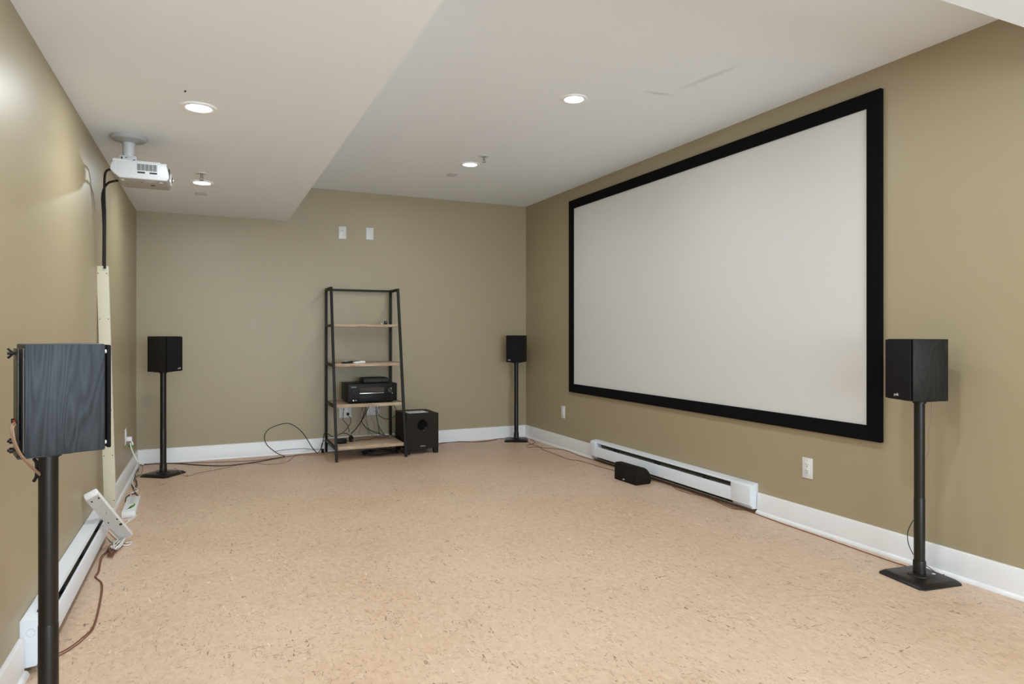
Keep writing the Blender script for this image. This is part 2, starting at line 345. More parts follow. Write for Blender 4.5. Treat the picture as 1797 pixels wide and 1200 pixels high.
# ------------------------------------------------------------------ wall plates
def wall_plate(name, label, pos, rz, gangs=('outlet',), group=None, cat='outlet'):
    """local: plate in the xz plane, facing -y"""
    t = thing(name, label, cat, pos, rz, group)
    W = .070+.046*(len(gangs)-1)
    MB().box((-W/2, -.0055, -.058), (W/2, 0, .058), bev=.0022).build('plate', M['white_plate'], t)
    for i, gk in enumerate(gangs):
        x = (i-(len(gangs)-1)/2)*.046
        if gk in ('outlet', 'jack'):
            r = MB().box((x-.0165, -.0075, -.0335), (x+.0165, -.004, .0335), bev=.001).build('receptacle' if gk == 'outlet' else 'rocker', M['white_plastic'], t)
            if gk == 'outlet':
                b = MB()
                for zc in (-.018, .018):
                    b.box((x-.0075, -.0082, zc-.001), (x-.0055, -.0070, zc+.008)); b.box((x+.0055, -.0082, zc), (x+.0075, -.0070, zc+.007)); b.cyl((x, -.0076, zc-.008), .0028, .0012, 'Y', n=12)
                b.build('slots', M['dark'], r)
            else: MB().box((x-.014, -.0082, .001), (x+.014, -.0070, .002)).build('seam', M['grey'], r)
        for z in (-.044, .044): MB().cyl((x, -.0058, z), .0028, .0014, 'Y', n=10).build('screw', M['grey'], t)
    return t
G = 'white wall plates'
wall_plate('wall_outlet', 'white wall outlet high on the back wall above the ladder shelf', (1.141, YB, 2.045), 0, ('outlet',), G)
wall_plate('blank_plate', 'white blank wall plate high on the back wall, right of the outlet', (1.398, YB, 2.050), 0, ('blank',), G, 'wall plate')
wall_plate('wall_outlet', 'double white wall outlet behind the ladder shelf, left side, with black plug', (1.166, YB, .360), 0, ('outlet', 'outlet'), G)
wall_plate('wall_outlet', 'double white wall plate behind the ladder shelf, right side, behind hanging cables', (1.43, YB, .372), 0, ('jack', 'outlet'), G)
wall_plate('wall_outlet', 'white wall outlet low on the right wall below the screen', (XR, 2.685, .342), -math.pi/2, ('outlet',), G)
wall_plate('jack_plate', 'narrow white wall plate low on the right wall near the back corner', (XR, 5.507, .348), -math.pi/2, ('jack',), G, 'wall plate')
wall_plate('wall_outlet', 'white wall outlet on the left wall near the corner with cord plugged in', (XL, 5.53, .348), math.pi/2, ('outlet',), G)

# ------------------------------------------------------------------ baseboard heaters
def heater(label, wallx, sx, y0, y1, near, far, knobs):
    """local: x = out of the wall, y along it"""
    t = thing('baseboard_heater', label, 'heater', (wallx, y0, 0), 0, 'electric baseboard heaters')
    L = y1-y0; D = .066; Z0, Z1 = .022, .180
    X = lambda v: v*sx
    def pz(pts, a, b, name, m, bev=0): return MB().prism([(X(u), v) for u, v in pts], a, b, bev=bev).build(name, M[m], t)
    pz([(0, Z0), (.003, Z0), (.003, Z1-.004), (0, Z1-.004)], .002, L-.002, 'back_plate', 'galv')
    pz([(0, Z1-.004), (.004, Z1), (.052, Z1-.008), (.056, Z1-.020), (.0545, Z1-.020), (.050, Z1-.010), (.004, Z1-.004)], near, L-far, 'top_cap', 'heater')
    pz([(D-.002, .048), (D, .048), (D, .124), (D-.003, .129), (D-.009, .131), (D-.009, .129), (D-.004, .127), (D-.002, .123)], near, L-far, 'front_panel', 'heater')
    pz([(.003, Z0), (.046, Z0), (.052, Z0+.006), (.051, Z0+.008), (.045, Z0+.002), (.003, Z0+.002)], .006, L-.006, 'bottom_plate', 'galv')
    pz([(.010, .060), (.046, .060), (.046, .112), (.010, .112)], near, L-far, 'heating_element', 'heater_in')
    pz([(.003, .126), (.006, .126), (.010, Z1-.012), (.006, Z1-.010)], near, L-far, 'reflector', 'heater_in')
    n = int((L-near-far)/.42)
    for k in range(n):
        yy = near+(k+.5)*(L-near-far)/n
        MB().box((X(.008), yy-.008, .114), (X(.058), yy+.008, .126)).box((X(.035), yy-.002, .126), (X(.055), yy+.002, Z1-.016)).build('clip', M['dark'], t)
    prof = [(0, Z1-.004), (.004, Z1), (.052, Z1-.007), (D, Z1-.016), (D, .048), (.050, .040), (.046, Z0+.004), (0, Z0)]
    for a, b in ((0, near), (L-far, L)):
        if b-a > .001: pz([(u*1.0, v) for u, v in prof], a, b, 'end_section', 'heater', bev=.0012)
    if knobs:
        MB().lathe([(.0118, 0), (.0130, 0), (.0130, -.0010), (.0118, -.0010), (.0118, 0)], p=(X(.030), 0, .135), axis='Y').build('knockout', M['grey'], t)
        for yy in (.075, .150): MB().box((X(.034), yy-.010, Z1-.008), (X(.047), yy+.010, Z1+.003), bev=.001).build('switch', M['dark'], t)
    return t
heater('long white electric baseboard heater under the projection screen on the right wall', XR, -1, HR0, HR1, .165, .085, False)
heater('white electric baseboard heater along the left wall behind the nearest speaker stand', XL, 1, HL0, HL1, .20, .06, True)

# ------------------------------------------------------------------ speaker stands and speakers
PR = .0217; PTOP = .797
def stand(label, x, y, rz, seam=.36, bracket=False, off=0):
    t = thing('speaker_stand', label, 'speaker stand', (x, y, 0), rz, 'black pole speaker stands')
    h = .120; k = .016
    def ring(s, c): return [(s, -s+c), (s, s-c), (s-c, s), (-s+c, s), (-s, s-c), (-s, -s+c), (-s+c, -s), (s-c, -s)]
    bm = MB(); lv = [(h, .016, 0), (h, .016, .004), (h-.003, .016, .008), (h-.016, .014, .018), (h-.022, .012, .020)]
    rings = [[bm.bm.verts.new((u, v, z)) for u, v in ring(s, c)] for s, c, z in lv]
    for A, B in zip(rings, rings[1:]):
        for i in range(8): bm.bm.faces.new([A[i], A[(i+1) % 8], B[(i+1) % 8], B[i]])
    bm.bm.faces.new(rings[0][::-1]); bm.bm.faces.new(rings[-1])
    bmesh.ops.bevel(bm.bm, geom=list(bm.bm.edges), offset=.002, segments=2, affect='EDGES')
    bm.build('base', M['metal_black'], t)
    MB().lathe([(0, .0195), (.052, .0195), (.050, .023), (.042, .026), (.030, .027), (0, .027)]).build('base_ring', M['metal_black'], t)
    MB().lathe([(PR, .0265), (PR+.0045, .0265), (PR+.0045, .078), (PR+.003, .083), (PR, .083)]).build('collar', M['metal_black'], t)
    MB().lathe([(0, .0265), (PR+.0007, .0265), (PR+.0007, seam), (PR, seam+.003), (0, seam+.003)]).build('lower_tube', M['metal_black'], t)
    MB().lathe([(0, seam+.003), (PR, seam+.003), (PR, PTOP), (0, PTOP)]).build('pole', M['metal_black'], t)
    MB().box((off-.050, -.046, PTOP), (off+.050, .046, PTOP+.006), bev=.002).cyl((0, 0, PTOP-.004), PR+.006, .010).build('top_plate', M['metal_black'], t)
    return t
def speaker(label, x, y, z, rz, gap=.004, ash='ash_dark', bracket=False, logo=True, lx=-.045, white_pegs=False):
    """local: front faces +x"""
    t = thing('bookshelf_speaker', label, 'speaker', (x, y, z), rz, 'small black bookshelf speakers')
    D, W, Hh = .167, .165, .272
    MB().box((-D/2, -W/2, 0), (D/2, W/2, Hh), bev=.0025).build('cabinet', M[ash], t)
    MB().box((D/2-.001, -W/2+.003, .003), (D/2+.001, W/2-.003, Hh-.003)).build('baffle', M['plastic_black'], t)
    gx = D/2+.001+gap
    gt = .009
    gr = MB().box((gx, -W/2+.003, .004), (gx+gt, W/2-.003, Hh-.003), bev=.003).build('grille', M['grille'], t)
    for yy in (-.068, .068):
        for zz in (.018, Hh-.020): MB().cyl((D/2+.001+gap/2, yy, zz), .005, gap+.002, 'X', n=12).build('grille_peg', M['white_plastic' if white_pegs else 'plastic_black'], t)
    MB().lathe([(.030, .004), (.052, 0), (.058, .0035), (.058, -.001), (0, -.001), (0, .002), (.030, .004)], p=(D/2+.001, 0, .085), axis='X').build('woofer', M['plastic_black'], t)
    if logo: lettering('polk', .017, M['silver'], t, Matrix.Translation((gx+gt+.0003, lx, .024)) @ Matrix.Rotation(math.pi/2, 4, 'Z') @ Matrix.Rotation(math.pi/2, 4, 'X'))
    MB().box((-D/2-.0015, -W/2+.010, .010), (-D/2+.001, W/2-.010, Hh-.010)).build('back_panel', M['ash_plain'], t)
    MB().box((-D/2-.004, -.040, .035), (-D/2-.001, .040, .120), bev=.002).build('terminal_cup', M['plastic_black'], t)
    for yy, m in ((-.018, 'red'), (.018, 'dark')): MB().cyl((-D/2-.010, yy, .080), .006, .014, 'X', n=12).build('binding_post', M[m], t)
    return t
def place_stand_speaker(slabel, splabel, pole, base_rz, ctr, rz, **kw):
    st = stand(slabel, pole[0], pole[1], base_rz, bracket=False)
    sp = speaker(splabel, ctr[0], ctr[1], PTOP+.0062, rz, **kw)
    return st, sp
# far right corner
pB = LD((906-898.5)/F_PX*6.76, 6.76)
place_stand_speaker('black speaker stand in the far right corner of the room', 'black bookshelf speaker on the stand in the far right corner',
    pB, math.radians(-27), (pB.x+.005, pB.y+.004), math.radians(226), lx=-.045)
# far left corner
pL = LD((286.5-898.5)/F_PX*5.13, 5.13)
place_stand_speaker('black speaker stand near the far left corner', 'black bookshelf speaker on the stand near the far left corner, side showing',
    pL, math.radians(-37), (pL.x+.009, pL.y-.004), math.radians(-39), lx=.045)
# right, by the screen
pR = LD((1613.5-898.5)/F_PX*2.963, 2.963)
cR = LD(1.819, 2.965)
place_stand_speaker('black speaker stand in front of the right wall beside the screen', 'black bookshelf speaker on the stand beside the screen on the right',
    pR, math.radians(-8), (cR.x, cR.y), math.radians(162), lx=-.005)
# left foreground
U = LD(.743, .669); V = LD(-.669, .743)
kn = LD(-1.170, 1.585); cF = kn+U*.0835+V*.0825; pF = cF-U*.026
stF, spF = place_stand_speaker('nearest black speaker stand in the left foreground, its base below the photo', 'nearest bookshelf speaker in the left foreground, wood-grain side and back towards the camera',
    pF, math.radians(13), (cF.x, cF.y), math.atan2(U.y, U.x), gap=.0050, ash='ash', lx=0, white_pegs=True)
# back bracket of the near stand: two bars behind the speaker, wing nuts, cable hook
rel = Matrix.Rotation(-math.radians(13), 4, 'Z')
ux = (rel @ U); vx = (rel @ V); bx0 = (rel @ (cF-pF))-ux*(.0835+.012)-vx*.0175
bp = MB(); a0 = bx0-vx*.045; 
for dz0, dz1 in ((PTOP+.002, PTOP+.268),):
    bp.hexa(Vector((a0.x, a0.y, dz0)), Vector((0, 0, dz1-dz0)), vx*.090, ux*.004, bev=.001)
bp.hexa(Vector((a0.x, a0.y, PTOP)), Vector((0, 0, .004)), vx*.090, ux*.09, bev=.001)
bp.build('back_bracket', M['metal_black'], stF)
for z, wn in ((PTOP+.256, True), (PTOP+.041, False), (PTOP+.018, False)):
    for side in (0,):
        c = bx0+vx*(.046*side); c.z = z; b = MB()
        b.tube([c-ux*.016, c+ux*.004], .0035, n=8, smooth=False)
        if wn: b.tube([c-ux*.004, c-ux*.015+Vector((0, 0, .012))], .003, n=6, smooth=False); b.tube([c-ux*.004, c-ux*.015-Vector((0, 0, .012))], .003, n=6, smooth=False)
        else: b.tube([c-ux*.012, c-ux*.004], .007, n=12, smooth=False)
        b.build('wing_nut' if wn else 'knob', M['metal_black'], stF)
hk = MB(); lat = (rel @ LD(-1, 0)); hp = lat*(PR+.001)+(rel @ LD(0, -.012)) 
hk.tube([Vector((hp.x, hp.y, PTOP-.012))+lat*.006, Vector((hp.x, hp.y, PTOP-.024))-lat*.001, Vector((hp.x, hp.y, PTOP-.055))-lat*.001, Vector((hp.x, hp.y, PTOP-.070))+lat*.006], .004, n=8)
hk.build('cable_hook', M['metal_black'], stF)

# ------------------------------------------------------------------ centre speaker on the floor
y0c, y1c = 3.957, 4.215
cs = thing('centre_speaker', 'dark brown centre speaker with rounded back lying before the right heater', 'speaker', (2.797, 3.957, 0), math.radians(2.5))
D, Hc, Lc = .140, .128, .258
prof = [(0, 0), (.002, Hc-.006), (.008, Hc)]+[(.045+.095*math.sin(a), .020+(Hc-.020)*math.cos(a)) for a in [k*math.pi/2/9 for k in range(10)]]+[(D-.010, 0)]
MB().prism(prof, 0, Lc, axis='Y', bev=.003).build('cabinet', M['grille_brown'], cs)
MB().box((-.006, .006, .006), (.001, Lc-.006, Hc-.012), bev=.002).build('grille', M['grille_brown'], cs)
lettering('polk', .014, M['silver'], cs, Matrix.Translation((-.0066, Lc/2+.01, .020)) @ Matrix.Rotation(-math.pi/2, 4, 'Z') @ Matrix.Rotation(math.pi/2, 4, 'X'))

# ------------------------------------------------------------------ ladder shelf
rk = thing('ladder_shelf', 'tall black metal ladder shelf with four light wood boards against back wall', 'shelf', (.985, 5.73, 0))
RW, RD, RH, TD = .605, .548, 1.511, .27     # width, foot depth, height, top depth
fy = lambda z: (RD-TD)*z/RH
for x in (0, RW):
    MB().hexa(Vector((x-.011, -.011, 0)), Vector((0, fy(RH), RH)), Vector((.022, 0, 0)), Vector((0, .024, 0)), bev=.001).build('leg', M['rack'], rk)
    MB().box((x-.011, RD-.012, 0), (x+.011, RD+.012, RH), bev=.001).build('leg', M['rack'], rk)
    MB().box((x-.011, fy(RH)+.013, RH-.024), (x+.011, RD-.012, RH), bev=.001).build('side_rail', M['rack'], rk)
shz = [(1.178, .022), (.831, .026), (.478, .027), (.124, .028)]
for zt, th in shz:
    yf = fy(zt)+.014
    MB().box((.0125, yf-.010, zt-th), (RW-.0125, RD-.016, zt), bev=.0008).build('shelf_board', M['wood'], rk)
    for x in (0, RW): MB().box((x-.008, yf, zt-th), (x+.008, RD-.012, zt-.002), bev=.0008).build('side_rail', M['rack'], rk)
MB().box((.011, RD-.010, RH-.020), (RW-.011, RD+.010, RH)).build('top_rail', M['rack'], rk)
MB().box((.011, RD-.010, 0.62-.01), (.02, RD+.010, 0.63)).build('bolt', M['galv'], rk)

def rel_box(name, label, cat, x0, x1, y0, y1, z0, z1, m, bev=.003, group=None):
    t = thing(name, label, cat, ((x0+x1)/2, (y0+y1)/2, z0), 0, group); return t
# AV receiver
rx0, rx1, ry0, ry1 = 1.104, 1.538, 5.845, 6.17; rz0 = .4782; rh = .172
av = thing('av_receiver', 'black home theatre receiver on the third shelf board', 'receiver', ((rx0+rx1)/2, ry0, rz0)); w2 = (rx1-rx0)/2
MB().box((-w2, .012, .014), (w2, ry1-ry0, rh), bev=.003).build('case', M['plastic_black'], av)
MB().box((-w2-.001, 0, .014), (w2+.001, .014, rh), bev=.003).build('front_panel', M['gloss_black'] if 0 else M['plastic_black'], av)
MB().box((-.118, -.0012, .098), (.100, .001, .140)).build('display', M['display'], av)
MB().box((-.118, -.003, .086), (.100, .001, .092), bev=.001).build('silver_strip', M['chrome'], av)
MB().box((-.118, -.0015, .020), (.100, .001, .078), bev=.0008).build('flap', M['plastic_black'], av)
for (x, z, r_) in ((.150, .112, .024), (-.175, .110, .012)):
    k = MB().lathe([(0, .016), (r_*.86, .016), (r_, .013), (r_, 0), (0, 0)], n=32)
    bmesh.ops.transform(k.bm, matrix=Matrix.Translation((x, 0, z)) @ Matrix.Rotation(math.pi/2, 4, 'X'), verts=k.bm.verts); k.build('knob', M['gloss_black'], av)
MB().box((.158, -.0175, .122), (.161, -.0155, .134)).box((.172, -.002, .078), (.176, 0, .088)).build('indicator', M['silver'], av)
MB().cyl((-.172, -.001, .030), .006, .006, 'Y', n=16).cyl((-.150, -.001, .030), .004, .004, 'Y', n=16).build('jack', M['chrome'], av)
lettering('ONKYO', .0125, M['silver'], av, Matrix.Translation((-.168, -.0012, .146)) @ Matrix.Rotation(math.pi/2, 4, 'X'))
for x in (-.16, .16):
    for y in (.035, .28): MB().lathe([(0, 0), (.020, 0), (.022, .014), (0, .014)], p=(x, y, 0), n=20).build('foot', M['plastic_black'], av)
# set top box on the receiver
sb = thing('media_box', 'small flat black media box sitting on top of the receiver', 'media box', (1.377, 5.955, rz0+rh+.0002))
MB().prism([(-.117, 0), (.117, 0), (.117, .034), (.104, .044), (-.117, .044)], 0, .17, axis='Y', bev=.003).build('case', M['plastic_black'], sb)
MB().box((-.112, -.0012, .006), (.110, .001, .032)).build('front_window', M['gloss_black'], sb)
MB().box((.085, -.002, .016), (.093, 0, .022)).build('port', M['dark'], sb)
# remotes on the second board
def remote(label, px0, px1, py, m, tilt):
    z = .8312; a = YP(px0, py, 5.90); b = YP(px1, py, 5.94); c = (a+b)/2; L_ = (b-a).length
    t = thing('remote_control', label, 'remote', (c.x, c.y, z), math.atan2(b.y-a.y, b.x-a.x)+tilt, 'remotes on the second board')
    pr = [(-L_/2, .003), (-L_/2+.01, 0), (L_/2-.01, 0), (L_/2, .004), (L_/2-.006, .018), (L_/4, .022), (-L_/4, .017), (-L_/2+.006, .012)]
    MB().prism(pr, -.022, .022, axis='Y', bev=.003).build('body', M[m], t)
    b_ = MB()
    for i in range(5):
        for j in range(3): b_.cyl((-L_*.3+i*L_*.13, -.012+j*.012, .0195), .0035, .003, n=8)
    b_.build('buttons', M['dark' if m != 'cord_black' else 'grey'], t)
remote('black remote control on the second shelf board, left one', 600, 621, 634.5, 'cord_black', .15)
remote('white remote control lying beside the black one on the second board', 620.5, 639.5, 633.5, 'white_plastic', -.1)
q = YP(676.5, 566, 6.05); t = thing('sensor_block', 'small black cube on the right end of the top board', 'sensor', (q.x, 6.05, 1.1782))
MB().box((-.013, -.012, 0), (.013, .012, .032), bev=.002).build('body', M['plastic_black'], t); MB().cyl((0, -.0125, .02), .006, .002, 'Y', n=12).build('lens', M['glass'], t)
q = YP(670.5, 566, 6.03); tag(MB().lathe([(0, 0), (.007, 0), (.008, .007), (.004, .014), (0, .015)], n=14).build('knob_cap', M['white_plastic']), 'tiny white cap beside the small black cube on the top board', 'cap').location = (q.x-.004, 6.03, 1.1782)

# ------------------------------------------------------------------ subwoofer
s0 = FL(710.4, 795.6, 0); s1 = FL(765.7, 793, 0)
sw = thing('subwoofer', 'dark brown cube subwoofer on feet right of the ladder shelf', 'subwoofer', (1.612, 5.80, 0), math.radians(1)); SW, SD, SZ0, SZ1 = .305, .36, .045, .385
hz = 1.1038-(727.4-583.56)/1159.08*(1.612*_s+5.80*_c); SZ1 = hz
body = MB().box((0, .012, SZ0), (SW, SD, SZ1), bev=.003).build('cabinet', M['sub'], sw)
# front baffle with a round port hole
pc = (.155, SZ1-.105); pr_ = .052; b = bmesh.new(); N = 32
mb = MB(); bmm = mb.bm; N = 48
sq = []
for k in range(N):
    a = 2*math.pi*k/N; ca, sa = math.cos(a), math.sin(a)
    xs = ((SW-pc[0]) if ca > 0 else pc[0])/max(abs(ca), 1e-6); zs = ((SZ1-pc[1]) if sa > 0 else (pc[1]-SZ0))/max(abs(sa), 1e-6); r_ = min(xs, zs)
    sq.append((pc[0]+ca*r_, pc[1]+sa*r_))
for xx, zz in ((0, SZ0), (SW, SZ0), (SW, SZ1), (0, SZ1)):
    i = min(range(N), key=lambda i: (sq[i][0]-xx)**2+(sq[i][1]-zz)**2); sq[i] = (xx, zz)
o_ = [bmm.verts.new((x, 0, z)) for x, z in sq]; o2 = [bmm.verts.new((x, .012, z)) for x, z in sq]
i_ = [bmm.verts.new((pc[0]+pr_*math.cos(2*math.pi*k/N), 0, pc[1]+pr_*math.sin(2*math.pi*k/N))) for k in range(N)]
for k in range(N):
    k2 = (k+1) % N; bmm.faces.new([o_[k], o_[k2], i_[k2], i_[k]]); bmm.faces.new([o_[k], o2[k], o2[k2], o_[k2]])
mb.build('front_baffle', M['sub'], sw)
pt = MB().lathe([(.056, .001), (.055, -.003), (.050, -.003), (.042, .004), (.036, .011)]); MB().cyl((pc[0], .0112, pc[1]), .0375, .001, 'Y').build('port_shade_disc', M['velvet'], sw)  # flat black disc paints the shade deep inside the port
po_ = pt.build('port', M['gloss_black'], sw); po_.location = (pc[0], 0, pc[1]); po_.rotation_euler = (-math.pi/2, 0, 0)
for x in (0, SW-.045):
    for y in (.004, SD-.05):
        MB().prism([(x+(.0 if x == 0 else .008), 0), (x+(.037 if x == 0 else .045), 0), (x+.045, SZ0+.001), (x, SZ0+.001)], y, y+.045, axis='Y', bev=.001).build('foot', M['sub'], sw)
lettering('ONKYO', .013, M['silver'], sw, Matrix.Translation((.155, -.0012, .072)) @ Matrix.Rotation(math.pi/2, 4, 'X'))
pp = MB().box((0, 0, 0), (.19, .15, .0016)).box((.012, .008, .0016), (.17, .12, .003), rot=Matrix.Rotation(.12, 4, 'Z'))
po = tag(pp.build('printed_sheet', M['paper']), 'crumpled printed paper sheets lying on top of the subwoofer', 'paper'); po.location = (1.655, 5.87, SZ1+.0004); po.rotation_euler = (0, 0, .08)

# ------------------------------------------------------------------ projector
pj = thing('projector', 'white ceiling projector hanging upside down from the soffit by the left wall', 'projector', (-.380, 3.951, ZS))
px0, px1 = -.449+.380, -.187+.380; zt, zb = 1.966-ZS, 1.880-ZS
prof = [(px0+.012, zt), (px0, zt-.020), (px0-.002, zt-.045), (px0+.010, zt-.062), (px0+.040, zb), (px1-.012, zb), (px1, zb+.016), (px1-.002, zt-.045), (px1-.012, zt)]
MB().prism(prof, -.13, .12, axis='Y', bev=.006).build('body', M['proj'], pj)
MB().prism([(u*1.0, v) for u, v in [(px0+.006, zt-.0), (px1-.010, zt-.0), (px1-.014, zt+.004), (px0+.012, zt+.004)]], -.118, .11, axis='Y').build('top_seam', M['grey'], pj)
yv = -.1305
vx0, vx1, vz0, vz1 = .048, .138, zt-.042, zt-.010
vg = MB().box((vx0, yv-.0008, vz0), (vx1, yv+.002, vz1)).box((vx0+.002, yv-.0008, vz0-.014), (vx0+.036, yv+.002, vz0-.006)).box((vx0+.056, yv-.0008, vz0-.014), (vx1, yv+.002, vz0-.006)).build('vent_opening', M['dark'], pj)
sl = MB()
for k in range(7): sl.box((vx0, yv-.002, vz0+.001+k*.0052), (vx1, yv, vz0+.0024+k*.0052))
for k in range(6): sl.box((vx0+k*.0176-.0006, yv-.0024, vz0), (vx0+k*.0176+.001, yv, vz1))
sl.build('vent_slats', M['proj'], vg)
MB().box((px0+.022, yv-.0006, zt-.070), (px0+.0232, yv+.001, zt-.004)).box((.030, yv-.0006, zt-.076), (.150, yv+.001, zt-.0752)).box((.030, yv-.0006, zt-.076), (.0308, yv+.001, zt-.058)).box((.028, yv-.001, zt-.034), (.034, yv+.001, zt-.032)).build('panel_seam', M['grey'], pj)['kind'] = 'stuff'
MB().box((.080, -.10, zb-.0008), (.135, -.085, zb+.001)).box((.088, -.08, zb-.0008), (.128, -.076, zb+.001)).box((.088, -.07, zb-.0008), (.120, -.066, zb+.001)).build('printed_label', M['grey'], pj)
MB().box((.060, -.055, zb-.0008), (.068, -.045, zb+.001)).box((.100, .0, zb-.0008), (.120, .02, zb+.001)).box((-.045+.03, .02, zb-.0008), (-.03+.03, .024, zb+.001)).build('button', M['dark'], pj)
MB().lathe([(0, .002), (.030, .002), (.034, .006), (.034, -.004), (0, -.004)], p=(px1-.002, .05, (zt+zb)/2), axis='X').build('lens_ring', M['grey_plastic'], pj)
MB().lathe([(0, .009), (.012, .007), (.022, .002), (.024, -.002), (0, -.002)], p=(px1+.001, .05, (zt+zb)/2), axis='X').build('lens', M['glass'], pj)
MB().box((px1-.006, -.10, zt-.065), (px1+.0006, -.07, zt-.015), bev=.002).build('front_vent', M['dark'], pj)
for x in (px0+.05, px1-.04): MB().cyl((x, -.09, zb-.003), .008, .008, n=16).build('foot', M['grey_plastic'], pj)
MB().lathe([(0, -.040), (.026, -.040), (.030, -.033), (.050, -.026), (.078, -.020), (.0855, -.012), (.0855, 0), (0, 0)], n=56).build('ceiling_plate', M['proj'], pj)
MB().lathe([(0, -.106), (.0285, -.106), (.0285, -.048), (.032, -.036), (0, -.036)]).build('mount_tube', M['proj'], pj)
MB().box((-.040, -.026, -.138), (.038, .026, -.104), bev=.002).build('mount_bracket', M['proj'], pj)
MB().box((-.062, -.100, -.1465), (.150, .06, -.142), bev=.001).box((-.060, -.110, -.150), (.020, -.09, -.1425)).build('mount_plate', M['proj'], pj)
MB().box((-.055, -.095, -.1555), (.140, .055, -.1466)).build('mount_arms', M['rack'], pj)
for x, y in ((-.054, -.025), (.052, -.025), (.052, .025), (-.054, .025)): MB().cyl((x, y, -.137), .007, .012, n=10).build('bolt', M['galv'], pj)
MB().box((-.014, -.0275, -.1345), (.012, -.0255, -.1315)).box((.022, -.0275, -.134), (.032, -.0255, -.122)).box((-.032, -.0275, -.126), (-.026, -.0255, -.112)).box((-.012, -.0275, -.116), (-.006, -.0255, -.112)).build('slot', M['dark'], pj)

# ------------------------------------------------------------------ cords
def clampc(P):
    P = [Vector(p) for p in P]
    for p in P:
        low = p.z < .145; p.y = min(p.y, YB-(.034 if low else .008)); p.x = max(XL+(.034 if low else .010), min(XR-(.034 if low else .010), p.x))
    return P
def cord(name, label, pts, r, m, cat='cord', group=None, extra=None, n=8):
    pts = clampc(pts); extra = clampc(extra) if extra else None
    b = MB().tube(pts, r, n=n)
    if extra: b.tube(extra, r, n=n)
    o = b.build(name, M[m]); return tag(o, label, cat, group)
fl = lambda pts, r=.003: [FL(x, y, r+.0006) for x, y in pts]
# projector cables into the wall channel
ych = 4.215
cord('projector_cable', 'thick black cable looping from the upper back of the projector down the left wall', [YP(x, y, d) for x, y, d in [(200, 295, 3.93), (193, 297, 3.98), (187, 300, 4.03), (184, 309, 4.06), (183.2, 340, 4.10), (184.3, 380, 4.15), (184, 430, 4.18), (184, 471, 4.195)]], .0062, 'cord_black', group='black projector cables')
cord('projector_cable', 'thick black cable from the lower back of the projector, crossing the other one', [YP(x, y, d) for x, y, d in [(206, 317, 3.98), (199, 318, 4.02), (190, 321, 4.06), (183, 330, 4.10), (179.5, 346, 4.14), (181, 375, 4.17), (182, 410, 4.19), (181.5, 450, 4.205), (181.5, 471, 4.21)]], .0062, 'cord_black', group='black projector cables')
ch = thing('cable_channel', 'tall cream cable cover strip leaning against the left wall under the projector', 'cable cover', (-.494, 4.215, .1435))
lt = Vector((-.036, 0, 1.323)); wv = Vector((.055, 0, .0015))
MB().hexa(Vector((-.0275, -.012, 0)), lt, wv, Vector((0, .002, 0)), bev=.0006).build('cover', M['channel'], ch)
for x in (-.0275, .0255): MB().hexa(Vector((x, -.010, 0)), lt, Vector((.002, 0, 0)), Vector((0, .024, 0))).build('flange', M['white_plate'] if x > 0 else M['channel'], ch)
for k in range(6):
    for x in (-.020, .020):
        p = Vector((x, -.0123, 0))+lt*(.03+k*.188); s_ = MB().cyl(p, .0026, .002, 'Y', n=10).build('screw', M['dark'], ch)

# black speaker cable run left stand -> loop -> shelf
pts = fl([(236, 838), (233.5, 831), (237, 822), (247, 813.5), (262, 811.5), (277, 811.6), (310, 813), (350, 816), (395, 817), (440, 812), (470, 807), (492, 802.5), (499.5, 800.8)], .0035)
yl = 6.02
pts += [YP(x, y, yl) for x, y in [(490, 797), (481, 791.5), (469, 781), (464, 769), (467, 758), (478, 749.5), (500, 743), (514, 745.6), (528.5, 756.5), (538, 769), (546.5, 783), (553, 791.5)]]
pts += [YP(557, 794.5, 6.04), YP(561.6, 790.5, 6.06), YP(566, 779, 6.10), YP(568.3, 763, 6.12), YP(570.6, 760, 6.12), YP(574, 760.3, 6.10), YP(584, 766, 6.05), YP(592, 763.5, 6.05), YP(601, 760, 6.04), YP(609, 761, 6.03), YP(614, 764, 6.02)]
for p in pts: p.z = max(p.z, .0045)
cord('power_cable', 'thick black cable rising in a big loop left of the ladder shelf', pts, .0036, 'cord_black')
cord('speaker_wire', 'reddish brown speaker wire along the back baseboard left of the shelf', fl([(247, 817), (270, 813.5), (330, 812), (400, 810), (450, 807.5), (480, 804), (510, 800), (528, 797.2), (545, 796), (562, 795.2), (580, 794), (600, 792), (620, 790)]), .0024, 'cord_brown')
cord('speaker_wire', 'thin tan speaker wire curving on the floor between left stand and shelf', fl([(326, 836), (336, 833.5), (350, 829.5), (385, 823), (420, 815.5), (450, 812.6), (464, 814.5), (488, 813.7), (507, 808.5), (512.5, 803.5), (518, 800), (530, 798.6), (545, 798), (575, 797)], .002), .0019, 'cord_tan')
cord('signal_cable', 'thin dark cable resting along the back baseboard left of the shelf', [YP(x, y, YB-.034) for x, y in [(482, 792.3), (494, 790), (507, 788.6), (520, 787.3), (535, 787), (549, 788.5), (563, 788)]], .002, 'cord_black')
cord('speaker_wire', 'reddish brown speaker wire between subwoofer and far right stand', fl([(762, 779), (772, 775.5), (790, 774.5), (810, 774), (830, 775), (850, 773.5), (862, 772), (871.5, 769.5), (879, 767), (886, 765.6), (893, 765.2)], .0025), .0024, 'cord_brown', extra=fl([(765, 782), (775, 778), (795, 775.6), (820, 775.6), (845, 775), (860, 773.4), (872, 771)], .0025))
